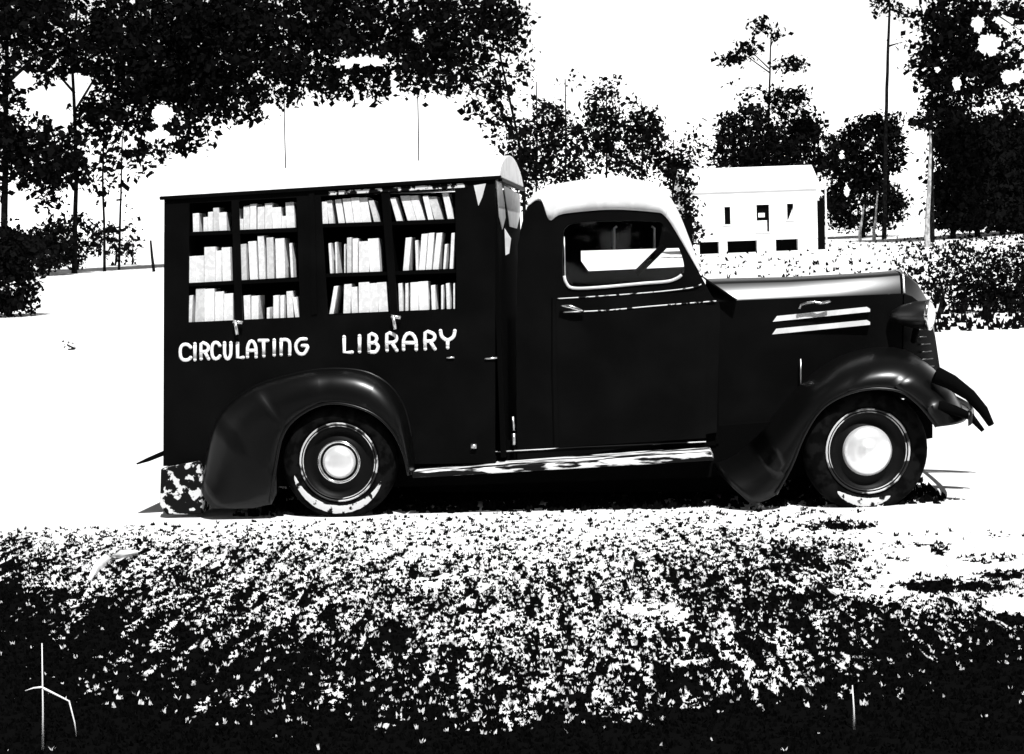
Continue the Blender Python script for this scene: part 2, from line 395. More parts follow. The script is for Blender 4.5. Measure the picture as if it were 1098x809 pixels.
# --- lettering: hand-painted rounded strokes
LET = {
 'C': [[(.95,.82),(.7,1),(.3,1),(.05,.75),(.05,.25),(.3,0),(.7,0),(.95,.15)]],
 'I': [[(.5,0),(.5,1)]],
 'R': [[(.08,0),(.08,1),(.6,1),(.9,.85),(.9,.62),(.6,.48),(.08,.48)],[(.5,.48),(.95,0)]],
 'U': [[(.05,1),(.05,.3),(.3,0),(.65,0),(.92,.3),(.92,1)]],
 'L': [[(.1,1),(.1,0),(.95,0)]],
 'A': [[(.05,0),(.05,.6),(.3,.98),(.65,.98),(.92,.6),(.95,0)],[(.05,.42),(.93,.42)]],
 'T': [[(0,1),(1,1)],[(.5,1),(.55,0)]],
 'N': [[(.05,0),(.05,1)],[(.05,.93),(.35,1),(.75,.95),(.95,.7),(.95,0)]],
 'G': [[(.85,1),(.4,1),(.05,.7),(.05,.3),(.3,0),(.7,0),(.95,.35),(.95,.55),(.55,.55)]],
 'B': [[(.08,0),(.08,1),(.6,1),(.82,.8),(.6,.55),(.1,.53)],[(.6,.55),(.95,.32),(.7,0),(.08,0)]],
 'Y': [[(.02,1),(.12,.65),(.5,.45),(.88,.65),(.98,1)],[(.5,.45),(.5,0)]]}
def word(name, items, r=1.9):
    b = MB()
    for ch, xa, xb, ytop, ybot in items:
        for st in LET[ch]:
            pts = [T(xa+r+(xb-xa-2*r)*u, ybot-r-(ybot-ytop-2*r)*w, V0-.003) for u, w in (bez(st, 14) if len(st) > 2 and ch != 'L' else st)]
            b.tube(pts, r/183, 8, flat=.22)
            for e in (pts[0], pts[-1]): b.lathe([(0.0001, -.0035), (r/183, -.0015), (r/183, .001)], e, n=10)
    o = P(b, name, m_white, smooth=True); return o
word('lettering_circulating', [('C',191,207,368,388),('I',205,213,367,388),('R',213,226,367,387),('C',225,238,366,386.5),('U',238.5,250,366,386.5),('L',252,263,366,385.5),
   ('A',263,277,364.5,385),('T',276,289,363.5,384),('I',290,298,363,383),('N',299,313,362.5,382.5),('G',315,332,362,381.5)])
word('lettering_library', [('L',366,380,359.5,380),('I',382,389,358.5,379.5),('B',393,408,357.5,379.5),('R',412,428,356.5,378),('A',430,449,356,377),('R',453,469,355,376.5),('Y',470,490,353,375)], 2.0)

SE = 2.6
# --- fenders: a rounded sheet from the body outline P to the wheel-opening lip Q
def fender(name, Pp, Qp, vin, vout, m, n=36, mirror=False, lipin=.05):
    A = bez(Pp, n); B = bez(Qp, n); A = [A[int(i*(len(A)-1)/n)] for i in range(n+1)]; B = [B[int(i*(len(B)-1)/n)] for i in range(n+1)]
    rings = []; K = 18
    for a_, b_ in zip(A, B):
        pa = T(a_[0], a_[1], vin); pb = T(b_[0], b_[1], vout); ring = []
        for k in range(K+1):
            s = k/K*math.pi/2
            c = 1-math.cos(s)**(2/SE); v = math.sin(s)**(2/SE)
            q = pa.lerp(pb, c); ring.append(Vector((q.x, vin+(vout-vin)*v, q.z)))
        q = ring[-1]; ring.append(Vector((q.x, q.y+lipin*.3, q.z-.004))); ring.append(Vector((q.x, q.y+lipin, q.z+.006)))
        if mirror: ring = [Vector((p.x, 1.76-p.y, p.z)) for p in ring]
        rings.append(ring)
    b = MB(); b.loft(rings, cap=False, closed=False)
    o = P(b, name, m, smooth=True)
    md = o.modifiers.new('sol', 'SOLIDIFY'); md.thickness = .006; md.offset = 0
    return o
RP = [(219, 520), (226, 472), (240, 440), (268, 417), (300, 405), (345, 396), (388, 398), (416, 412), (433, 436), (441, 468), (446, 506)]
RQ = [(228, 545), (290, 540), (296, 500), (303, 468), (318, 448), (345, 434), (372, 434), (400, 444), (420, 462), (432, 485), (438, 510)]
FP = [(762, 492), (786, 482), (820, 452), (858, 410), (895, 384), (935, 373), (968, 375), (990, 388), (1008, 405), (1022, 425), (1030, 444)]
FQ = [(806, 541), (832, 530), (848, 502), (862, 468), (880, 440), (905, 424), (935, 417), (965, 420), (985, 434), (1000, 452), (1004, 458)]
for mir in (False, True):
    fender('rear_fender', RP, RQ, V0+.005, 0.0, m_fender, mirror=mir)
    fender('front_fender', FP, FQ, .52, -.02, m_fender, mirror=mir)
# bead along the fender lips
for name, pts, v in (('fender_bead', RQ[1:], -.002), ('fender_bead', FQ[1:], -.022)):
    P(MB().tube([T(x, y, v) for x, y in bez(pts, 40)], .009, 6), name, m_fender, smooth=True)

P(MB().tube([T(x, y, V0-.002) for x, y in bez(RP[1:-1], 40)], .007, 6), 'fender_welt', m_fender, smooth=True)
# --- wheels
def wheel(cx, cy, Rr, v, kind, yaw=0.0, mir=False):
    c = T(cx, cy, v)
    if mir: c.y = 1.76-v
    k = Rr/65*.355; sgn = -1 if not mir else 1
    ax = Vector((math.sin(yaw), sgn*math.cos(yaw), 0))      # outward axis
    w = empty('wheel', BL+c); w.parent = truck
    z = Vector((0, 0, 0)); s = k/.355
    def L(nm, prof, m, par=w): return MB().lathe([(r*s, d) for r, d in prof], z, ax).build(nm, m, par, smooth=True)
    L('tyre', [(.235, -.13), (.30, -.145), (.340, -.125), (.353, -.10), (.355, -.07), (.353, -.04), (.340, -.015), (.322, .0), (.29, .006), (.262, .002), (.243, -.012), (.235, -.03)], m_rubber)
    db = MB(); NJ = 40; a0, a1 = (R(-165), R(-25)) if kind == 'rear' else (R(-130), R(-65))  # pale lower arc paints ground light reflected on the sidewall
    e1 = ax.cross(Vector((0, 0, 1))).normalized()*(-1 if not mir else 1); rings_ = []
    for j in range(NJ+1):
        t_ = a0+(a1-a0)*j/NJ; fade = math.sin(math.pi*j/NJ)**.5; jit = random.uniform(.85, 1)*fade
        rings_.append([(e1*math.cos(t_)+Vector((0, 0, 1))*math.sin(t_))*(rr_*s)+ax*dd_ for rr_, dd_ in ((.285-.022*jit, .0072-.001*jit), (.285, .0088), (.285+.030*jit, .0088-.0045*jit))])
    db.loft(rings_, cap=False, closed=False).build('painted_sidewall_light', m_sidewall_light, w, smooth=True)
    rim = L('rim', [(.243, -.012), (.238, -.002), (.225, -.006), (.218, -.03), (.17, -.045), (.15, -.03), (.12, -.022), (.02, -.022), (.0005, -.022)], m_rimdark)
    for (r0, r1, d) in ((.232, .243, .001), (.219, .225, -.003)):
        L('trim_ring', [(r0, d-.004), ((r0+r1)/2, d+.004), (r1, d-.004)], m_rimring, rim)
    if kind == 'rear':
        L('hub_ring', [(.115, -.02), (.122, -.008), (.130, -.008), (.135, -.022)], m_chrome, rim)
        L('hub_cap', [(.102, -.022), (.098, -.004), (.08, .012), (.05, .022), (.02, .026), (.0005, .027)], m_cap, rim)
    else:
        L('hub_cap', [(.142, -.022), (.138, -.004), (.12, .014), (.08, .028), (.045, .034), (.04, .040), (.02, .046), (.0005, .048)], m_cap, rim)
    L('brake_drum', [(.0005, -.16), (.16, -.16), (.17, -.14), (.17, -.05)], m_black, w)
    return w
m_sidewall_light = mat('sidewall_reflected_light', 0.55, 0.9, 0.0, col2=0.01, scale=22, lo_=0.55, hi_=0.6)
m_rimring = mat('cream_pinstripe', 0.55, 0.5, 0.3, col2=0.01, scale=4, lo_=0.5, hi_=0.53)
m_cap = mat('bright_hubcap', 0.9, 0.3, 0.5, metal=.6)
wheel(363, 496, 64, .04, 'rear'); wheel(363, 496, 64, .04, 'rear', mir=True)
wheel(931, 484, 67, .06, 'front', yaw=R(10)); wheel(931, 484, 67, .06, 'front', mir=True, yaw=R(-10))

# --- cab: closed body with window openings
VC = .27; VF = 1.76-VC
CW = VC
out = bez([(555, 500), (554, 440), (554, 330), (556, 262), (562, 232), (568, 219), (580, 216), (591, 233), (604, 227.5), (655, 223), (700, 225), (712, 229), (724, 245), (737, 267), (750, 293), (766, 322), (772, 330), (770, 400), (768, 487)], 64)
win = [(604, 300), (603, 285), (604, 252), (607, 244), (616, 240), (650, 237.5), (700, 237.5), (711, 241), (720, 252), (729, 268), (734, 286), (731, 295), (720, 301), (640, 307), (612, 308)]
import bmesh
def holed(outer, hole, v, th, name, m, mirror=False, par=None):
    """panel outline with one hole, triangulated, th thick"""
    bm = bmesh.new(); vs = []
    def loop(pts):
        q = [bm.verts.new(T(x, y, v)) for x, y in pts]; return [bm.edges.new((q[i], q[(i+1) % len(q)])) for i in range(len(q))]
    e = loop(outer)+loop(hole)
    bmesh.ops.triangle_fill(bm, use_beauty=True, use_dissolve=False, edges=e)
    fs = list(bm.faces); r = bmesh.ops.extrude_face_region(bm, geom=fs)
    for g_ in r['geom']:
        if isinstance(g_, bmesh.types.BMVert): g_.co.y += th
    if mirror:
        for w_ in bm.verts: w_.co.y = 1.76-w_.co.y
    bmesh.ops.recalc_face_normals(bm, faces=bm.faces)
    me = bpy.data.meshes.new(name); bm.to_mesh(me); bm.free(); o = bpy.data.objects.new(name, me); COL.objects.link(o); me.materials.append(m)
    o.parent = par or truck
    if par is None: o.location = BL
    return o
winc = bez(win+[win[0]], 60)[:-1]
holed(out[:-1], winc, VC, .03, 'cab_side', m_paint)
# far side: same outline and window
farwin = winc
holed(out[:-1], farwin, VC, .03, 'cab_side', m_paint, mirror=True)
# roof skin over the cab, running down the rear corner and the windshield pillar
top = [(562.5, 275), (563, 250), (566, 226), (574, 210), (590, 202), (620, 198), (655, 196), (690, 198.5), (711, 207), (724, 226), (735, 250)]
def skin(pts, name, m, va, vb, bulge, lip=0, K=14):
    rings = []
    C0 = Vector((T(640, 300, va).x, 0, T(640, 300, va).z))
    for x, y in bez(pts, 40):
        p = T(x, y, va); ring = []
        for k in range(K+1):
            a = k/K; v = va+(vb-va)*a; s = math.sin(math.pi*a)
            d = Vector((p.x-C0.x, 0, p.z-C0.z)).normalized()
            ring.append(Vector((p.x, v, p.z))+d*bulge*s**.55*(1 if d.z > .3 else max(.2, d.z/.3)))
        rings.append(ring)
    b = MB(); b.loft(rings, cap=False, closed=False); o = P(b, name, m, smooth=True)
    md = o.modifiers.new('sol', 'SOLIDIFY'); md.thickness = .012; md.offset = 0
    return o
band_out = bez([(566, 217), (575, 206), (590, 200), (620, 195.5), (655, 193.5), (690, 196), (712, 205), (726, 224), (740, 258), (752, 290)], 45)
band_in = bez([(566, 221), (580, 214), (589, 236), (604, 229.5), (655, 225), (700, 227.5), (712, 231), (723, 246), (736, 268), (750, 292)], 45)
rings = []
NB = len(band_out)
for ib, (a_, c_) in enumerate(zip(band_out, band_in)):
    p = T(*a_, VC+.10); q = T(*c_, VC-.006); ring = []
    for k in range(8):
        s = k/7*math.pi/2; w_ = 1-math.sin(math.pi/2-s)**.9; r_ = p.lerp(q, w_); ring.append(Vector((r_.x, VC+.10-(.106)*math.sin(s), r_.z)))
    ring = ring[::-1]
    crown = .035*math.sin(math.pi*min(1, max(0, (ib-4)/(NB-18))))**.5 if 4 < ib < NB-14 else 0
    if ib < NB-14:
        for k in range(1, 8):
            a2 = k/8; ring.append(Vector((p.x, VC+.10+a2*(1.76-2*VC-.2), p.z+crown*math.sin(math.pi*a2))))
    else:
        for k in range(1, 8): ring.append(ring[-1].copy())
    rings.append(ring+([Vector((r_.x, 1.76-r_.y, r_.z)) for r_ in ring[:8]][::-1] if ib < NB-14 else [ring[-1].copy() for _ in range(8)]))
b = MB(); b.loft(rings[:NB-14], cap=False, closed=False); o = P(b, 'cab_roof', m_roof, smooth=True); o.modifiers.new('s', 'SOLIDIFY').thickness = .004
for mir in (False, True):  # pillars coloured pale to carry their lit edge
    b = MB(); b.loft([[Vector((p.x, (1.76-p.y) if mir else p.y, p.z)) for p in r_[:8]] for r_ in rings[NB-15:]], cap=False, closed=False); o = P(b, 'windshield_pillar', m_roof, smooth=True); o.modifiers.new('s', 'SOLIDIFY').thickness = .004
# door outline, window reveal, belt mouldings, handle
door = P(MB().tube([T(x, y, VC-.004) for x, y in [(592, 320), (592, 400), (594, 478)]], .004, 6), 'door', m_black)
dm = MB(); n = [T(x, y, VC-.006) for x, y in ((596, 322), (757, 312), (757, 470), (600, 480))]; dm.prism(n, [p+Vector((0, .005, 0)) for p in n])
doorp = dm.build('door_skin', m_paint, door)
wr = MB().tube([T(x, y, VC-.003) for x, y in bez([(605, 296), (607, 303), (614, 309), (640, 308.5), (690, 304), (715, 302), (725, 299), (731, 295)], 30)], .009, 8).build('window_sill', m_white_trim if False else m_roof, door, smooth=True)
MB().tube([T(x, y, VC-.003) for x, y in [(605, 254), (605.5, 275), (606, 296)]], .0035, 6).build('window_channel', m_dullchrome, door, smooth=True)
n = [T(x, y, VC+.015) for x, y in winc]; MB().prism(n, [p+Vector((0, .004, 0)) for p in n]).build('window_glass', m_glass, door)
MB().tube([T(601, 328, VC-.035), T(612, 329, VC-.04), T(620, 332, VC-.035), T(626, 334, VC-.03)], [.010, .013, .011, .008], 8).build('handle', m_chrome, door, smooth=True)
for nm, pts, r in (('belt_moulding', [(598, 320.5), (640, 318), (700, 313.5), (740, 309), (752, 305)], .0032), ('belt_moulding', [(604, 335), (650, 333), (700, 328.5), (768, 323)], .0036)):
    P(MB().tube([T(x, y, VC-.008) for x, y in bez(pts, 20)], r, 6), nm, m_worntrim, smooth=True)
# cab back, floor, windshield, cowl, interior
def cross(pts, v0, v1, th, name, m, par=None):
    """sheet following a side outline right across the cab"""
    n = [T(x, y, v0) for x, y in pts]; A = [Vector((p.x, v0, p.z)) for p in n]
    B = [Vector((p.x, v1, p.z)) for p in n]; b = MB(); b.loft([A, B], cap=False, closed=False); o = P(b, name, m)
    md = o.modifiers.new('s', 'SOLIDIFY'); md.thickness = th; md.offset = 0; return o
cross([(556, 498), (557, 262), (567, 222)], VC+.02, VF-.02, .02, 'cab_back', m_paint)
cross([(564, 484), (768, 476)], VC+.02, VF-.02, .02, 'cab_floor', m_black)
cross([(768, 322), (769, 476)], VC+.02, VF-.02, .02, 'firewall', m_black)
ws = cross([(735, 252), (752, 292), (765, 320)], VC+.03, VF-.03, .004, 'windshield', m_glass)
cross([(757, 300), (790, 322)], VC+.04, VF-.04, .01, 'cowl', m_paint)
P(MB().box(T(735, 260, 0).x-.01, T(735, 260, 0).x+.05, .86, .90, T(752, 300, .88).z, T(730, 236, .88).z), 'windshield_post', m_paint)
P(MB().prism([T(x, y, VC+.12) for x, y in ((566, 300), (590, 292), (605, 420), (690, 410), (690, 470), (566, 478))], [Vector((T(x, y, VC+.12).x, VF-.12, T(x, y, VC+.12).z)) for x, y in ((566, 300), (590, 292), (605, 420), (690, 410), (690, 470), (566, 478))]), 'seat', m_seat, bevel=.02)
# rolled blind in the far window, its straps, steering wheel
fv = VF-.05
P(MB().prism([T(x, y, fv) for x, y in ((612, 230), (728, 226), (734, 266), (612, 269.5))], [T(x, y, fv)+Vector((0, .01, 0)) for x, y in ((612, 230), (728, 226), (734, 266), (612, 269.5))]), 'window_blind', m_seat)
for sx in (658.5, 701.5):
    e = 3 if sx < 680 else -3
    P(MB().tube([T(sx+e, 243, fv-.02), T(sx, 245, fv-.02), T(sx, 267, fv-.02)], .008, 6), 'blind_strap', m_roof, smooth=True)
P(MB().prism([T(x, y, fv) for x, y in ((608, 292), (740, 286), (740, 310), (608, 310))], [T(x, y, fv)+Vector((0, .01, 0)) for x, y in ((608, 292), (740, 286), (740, 310), (608, 310))]), 'door_lining', m_seat)
P(MB().prism([T(x, y, fv) for x, y in ((600, 232), (622, 232), (623, 280), (631, 291), (631, 310), (600, 310))], [T(x, y, fv)+Vector((0, .01, 0)) for x, y in ((600, 232), (622, 232), (623, 280), (631, 291), (631, 310), (600, 310))]), 'door_lining', m_seat)
P(MB().tube([T(682, 294, VC+.35), T(712, 264, VC+.35)], .022, 8), 'steering_wheel', m_black, smooth=True)

# --- hood and nose
def hsec(px, ytop, ytb, v, ybot, tight=0):
    """cross-section of the hood at a station: near half from sill to crown, mirrored"""
    c = .88; q = T(px, ytop, c); e = T(px, ytb, v); s = T(px, ybot, v)
    side = [Vector((s.x, v, s.z)), Vector((s.x, v+.0, (s.z+e.z)/2)), e.copy()]
    D = q.z-e.z; W_ = c-v; up = []
    for fv_, fz_ in ((0, 0), (.004, .05), (.03, .22), (.115, .78), (.15, .86), (.3, .93), (.6, .98), (1, 1)): up.append(Vector((s.x, v+.002+W_*fv_ if fv_ < 1 else c, e.z+D*fz_)))
    return side, up+[Vector((p.x, 1.76-p.y, p.z)) for p in up[:-1]][::-1], [Vector((p.x, 1.76-p.y, p.z)) for p in side]
def hood_parts(st, top_name, side_name, m_top, m_side, caps):
    q = [hsec(*a_) for a_ in st]
    P(MB().loft([a_[1] for a_ in q], cap=False, closed=False), top_name, m_top, smooth=True)
    for k_ in (0, 2): P(MB().loft([a_[k_] for a_ in q], cap=False, closed=False), side_name, m_side, smooth=True)
    for k_ in caps: P(MB().add(q[k_][0]+q[k_][1]+q[k_][2][::-1], [tuple(range(len(q[k_][0])*2+len(q[k_][1])))]), 'bulkhead', m_black)
st = [(764, 299, 324, .36, 480), (800, 298, 322, .38, 470), (850, 297, 320, .42, 455), (900, 294.5, 318, .46, 440), (945, 292, 316, .50, 430), (968, 290, 315, .54, 425)]
hood_parts(st, 'hood_top', 'hood_side', m_hood, m_paint, (0,))
st2 = [(969.5, 290, 315, .545, 430), (978, 293, 318, .57, 432), (988, 302, 326, .62, 434), (997, 318, 342, .69, 436), (1003, 345, 362, .76, 437), (1008, 385, 395, .80, 437)]
hood_parts(st2, 'grille_shell', 'shell_side', m_hood, m_paint, (-1,))
# bright edge of the radiator shell and grille bars
P(MB().tube([Vector((p.x+.004, p.y, p.z)) for p in hsec(969, 289.5, 314.5, .54, 330)[1]], .008, 6), 'shell_trim', m_dullchrome, smooth=True)
for k in range(11):
    y = 345+k*8
    xs = 998+k*1.0; 
    P(MB().tube([T(xs-14, y+1, .60), T(xs-4, y, .70), T(xs+1, y-1, .84)], .005, 6), 'grille_bar', m_hood, smooth=True)
# hood side trim: two long louvre strips, latch
for (xa, ya, xb, yb) in ((815, 343.5, 933, 332.5), (815, 357, 933, 346.5)):
    n = [T(xa, ya+1, .40), T(xa+14, ya-4, .405), T(xb-3, yb-3, .45), T(xb, yb-1, .45), T(xb, yb+2, .45), T(xb-4, yb+2.5, .45), T(xa+6, ya+2.5, .40)]
    n = [Vector((p.x, p.y-.0, p.z)) for p in n]
    P(MB().prism(n, [p+Vector((0, .05, 0)) for p in n]), 'louvre_strip', m_strip if False else m_roof)
for k in range(3):
    pass
P(MB().tube([T(857, 331, .39), T(859, 327, .38), T(866, 325, .38), T(874, 324, .38), T(880, 325.5, .38), T(890, 323.5, .39)], .008, 8), 'hood_latch', m_chrome, smooth=True)
P(MB().tube([T(858.5, 385, .395), T(859, 418, .395)], .004, 6), 'hood_edge_highlight', m_dullchrome, smooth=True)  # bright tube standing in for an edge highlight on the hood side
# headlights: torpedo lamps beside the shell
for mir in (False, True):
    c = T(988, 338, .42)
    if mir: c.y = 1.76-c.y
    ax = Vector((1, -.36, 0))
    h = empty('headlight', BL+c); h.parent = truck
    MB().lathe([(.0005, -.19), (.03, -.175), (.06, -.12), (.082, -.04), (.088, .03), (.085, .045)], Vector((0, 0, 0)), ax, 32).build('lamp_shell', m_hood, h, smooth=True)
    MB().lathe([(.086, .03), (.095, .04), (.092, .055), (.082, .055)], Vector((0, 0, 0)), ax, 32).build('lamp_rim', m_chrome, h, smooth=True)
    MB().lathe([(.083, .05), (.06, .068), (.03, .076), (.0005, .078)], Vector((0, 0, 0)), ax, 32).build('lens', m_cap, h, smooth=True)
    MB().tube([Vector((-.03, 0, -.07)), Vector((-.03, (.12 if not mir else -.12), -.16))], .02, 8).build('bracket', m_black, h, smooth=True)
# front bumper: curved bar on irons
def bump_path(y, z, xo): return None
bp = []
c0 = T(1052, 452, -.02)
fx, fz = c0.x, c0.z
for k in range(25):
    a = k/24; v = -.06+a*1.88; s = abs(a-.5)*2
    bp.append(Vector((fx-.02-.10*s**3+.04, v, fz+.02)))
def bar(path, h, t, name, m):
    rings = []
    for p in path: rings.append([p+Vector((t*a, 0, h*b_)) for a, b_ in ((0, -.5), (.7, -.42), (1, -.15), (1, .15), (.7, .42), (0, .5))])
    return P(MB().loft(rings), name, m, smooth=True)
bar(bp, .085, .02, 'front_bumper', m_fender)
# bumper irons reaching out from the frame, near and far
for v in (.02, .50, 1.26):
    P(MB().tube([T(1003, 402, v), T(1020, 410, v), T(1040, 424, v), T(1054, 440, v), T(1063, 456, v)], [.05, .045, .035, .03, .018], 8), 'bumper_iron', m_black, smooth=True)
    P(MB().tube([T(1005, 436, v), T(1025, 441, v), T(1041, 447, v), T(1054, 462, v)], [.04, .03, .022, .012], 8), 'bumper_iron', m_black, smooth=True)

# --- running board, sill, chassis
for mir in (False, True):
    n = [T(x, y, 0.0) for x, y in ((442, 507), (762, 485), (766, 494), (442, 513))]
    e = [Vector((p.x, VC+.02, p.z)) for p in n]
    if mir: n = [Vector((p.x, 1.76-p.y, p.z)) for p in n]; e = [Vector((p.x, 1.76-p.y, p.z)) for p in e]
    P(MB().prism(n, e), 'running_board', m_board, bevel=.006)
P(MB().tube([T(520, 485.5, VC-.006), T(620, 480, VC-.006), T(757, 474, VC-.006)], .004, 6), 'sill_trim', m_board, smooth=True)
P(MB().prism([T(x, y, .30) for x, y in ((180, 500), (1000, 440), (1000, 470), (760, 512), (440, 522), (180, 522))], [T(x, y, .30)+Vector((0, .06, 0)) for x, y in ((180, 500), (1000, 440), (1000, 470), (760, 512), (440, 522), (180, 522))]), 'frame_rail', m_black)
P(MB().prism([T(x, y, 1.3) for x, y in ((180, 490), (960, 440), (960, 460), (760, 495), (440, 505), (180, 510))], [T(x, y, 1.3)+Vector((0, .06, 0)) for x, y in ((180, 490), (960, 440), (960, 460), (760, 495), (440, 505), (180, 510))]), 'frame_rail', m_black)
P(MB().tube([T(363, 496, .15), T(363, 496, .15)+Vector((0, 1.45, 0))], .05, 12), 'axle', m_black, smooth=True)
P(MB().tube([T(931, 484, .15), T(931, 484, .15)+Vector((0, 1.45, 0))], .035, 12), 'axle', m_black, smooth=True)
P(MB().prism([T(x, y, .45) for x, y in ((450, 500), (1000, 440), (990, 470), (800, 528), (450, 528))], [T(x, y, .45)+Vector((0, .8, 0)) for x, y in ((450, 500), (1000, 440), (990, 470), (800, 528), (450, 528))]), 'underbody', m_black)
P(MB().tube([T(505, 479, V0-.008), T(511, 479, V0-.008)], .016, 12), 'fuel_cap', m_dullchrome, smooth=True)
P(MB().tube([T(550, 447, VC-.02), T(551, 462, VC-.02)], .008, 8), 'hinge_rod', m_dullchrome, smooth=True)
P(MB().tube([T(551, 465, VC-.02), T(551, 477, VC-.02)], .012, 8), 'hinge_rod', m_dullchrome, smooth=True)
P(MB().tube([T(479, 384, V0-.006), T(487, 383.5, V0-.006)], .006, 6), 'hinge', m_dullchrome, smooth=True)
P(MB().tube([T(520, 385, V0-.006), T(533, 384, V0-.006)], .006, 6), 'hinge', m_dullchrome, smooth=True)
# spare canvas folds between box and cab
n = [T(x, y, V0+.25) for x, y in ((541, 245), (548, 256), (546, 272), (542, 274))]; P(MB().prism(n, [p+Vector((0, .01, 0)) for p in n]), 'lit_and_canvas_patch', m_roof)
# rear step, and a black strip standing out behind the box
n = [T(x, y, .12) for x, y in ((172, 503), (190, 499), (213, 495), (216, 510), (220, 528), (216, 552), (178, 552), (171, 542))]
P(MB().prism(n, [p+Vector((0, .5, 0)) for p in n]), 'rear_step', m_step, bevel=.01)
n = [T(x, y, V0) for x, y in ((146, 497), (158, 491), (174, 484), (174, 489), (160, 495), (147, 498.5))]
P(MB().prism(n, [p+Vector((0, 1.3, 0)) for p in n]), 'tail_strip', m_black)
n = [T(x, y, .16) for x, y in ((293, 478), (298, 478), (296, 498), (288, 498))]
P(MB().prism(n, [p+Vector((0, .01, 0)) for p in n]), 'splash_strip', m_roof)

# ------------------------------------------------------------------ books
ORD = ['first', 'second', 'third', 'fourth', 'fifth', 'sixth', 'seventh', 'eighth', 'ninth', 'tenth']
# per compartment: (x left at foot, x right at foot, y top, shift of the top in px)
CELL = {
 ('A', 0, 'left'): [(207,214,229,-.5),(218,223,233,0),(223,228.5,227.5,0),(228.5,235,223,0),(235,243.5,228,-.5)],
 ('A', 0, 'right'): [(252,257,224,-1),(257,261,235,0),(261,268,221,0),(268,275,219,0),(276,284,222,0),(284,292,218,0),(292,302,222.5,-.5),(302,307,232,0),(307,316.5,217,-1)],
 ('A', 1, 'left'): [(202,210,275,0),(210,219,274.5,0),(219,231,265,0),(231,238,269,0),(238.5,248,265.5,-1)],
 ('A', 1, 'right'): [(259,265,262,-1),(268,276.5,259,-2),(278,285,253,-2),(286.5,294,255,-1),(296,306,256,-1),(312,315,261,-2)],
 ('A', 2, 'left'): [(202,206,317,1),(209,219,309.5,1),(219,230,310,0),(230.5,240,313,0),(240,250,315,0)],
 ('A', 2, 'right'): [(262,269,317,-1),(269.5,277.5,317.5,0),(286,289.5,330,0),(293,299,317,0),(300.5,305,317,0),(308,315,312.5,-1),(316.5,321,319,-3)],
 ('B', 0, 'left'): [(346,352,216,-1),(352.5,358,215,-2),(363,370,214,-4),(371,380,213,-4),(380,389,212,-4),(389,398,212,-4),(401,407,215,-6)],
 ('B', 0, 'right'): [(425,431,212,-7),(437,447,210,-8),(447,456,210,-8),(459,465,210,-6),(466,475,211,-7),(480,487,207,-6)],
 ('B', 1, 'left'): [(354,357,261,-2),(360,362,260,-1),(369,370.5,262,0),(372,377,255,0),(378,384,256,0),(384.5,396,259,0),(396.5,408,256,-2)],
 ('B', 1, 'right'): [(432,438.5,255,3),(446,449,258,-1),(449,456,251,3),(456.5,463,250,3),(464,470.5,250,4),(475,478,262,2),(482,486,250,2)],
 ('B', 2, 'left'): [(353,358,307,5),(368,376,305,1),(377,384,308,-1),(384.5,396,303,0),(396,406,304,-1),(406,416.5,303,-2)],
 ('B', 2, 'right'): [(428,432.5,304,-1),(434.5,438,304,0),(440,449,303,0),(449.5,460,302,-1),(463,467.5,306,-1),(473,475.5,306,0),(479,483,304,-1),(486,488,304,0)],
}
SHN = ['top', 'middle', 'bottom']
truck_rot = -PSI
for (k, r, half), lst in CELL.items():
    ya, yb = SH[k][r]; xa, xb = XR[k]
    for i, (bx0, bx1, ty, sh) in enumerate(lst):
        vb = VB+random.uniform(0, .012)
        def shy(x): return ya+(yb-ya)*(x-xa)/(xb-xa)
        dpt = random.uniform(.13, .19)
        f0, f1 = T(bx0, shy(bx0)-.1, vb), T(bx1-.35, shy(bx1)-.1, vb)
        xc = (bx0+bx1)/2
        t0, t1 = T(bx0+sh, ty+.3, vb), T(bx1-.35+sh, ty-.3, vb)
        org = (f0+f1)/2+Vector((0, dpt/2, 0)); 
        ring = [f0, f1, t1, t0]
        A = [Vector((p.x-org.x, -dpt/2, p.z-org.z)) for p in ring]; B_ = [Vector((p.x-org.x, dpt/2, p.z-org.z)) for p in ring]
        m = m_book[0 if random.random() < .6 else random.choice((1, 2))]
        o = MB().prism(A, B_).build('book', m, None, bevel=.002)
        o.location = world(org); o.rotation_euler = (0, 0, truck_rot)
        look = 'leaning white-spined' if abs(sh) >= 3 else ('thin white-spined' if bx1-bx0 < 5 else ('thick white-spined' if bx1-bx0 >= 9 else 'white-spined'))
        last = ' and last' if i == len(lst)-1 else ''
        tag(o, '%s%s book, %s, on %s shelf, %s half of the %s opening' % (ORD[i], last, look, SHN[r], half, 'rear' if k == 'A' else 'front'), 'book', "books on the library truck's shelves")

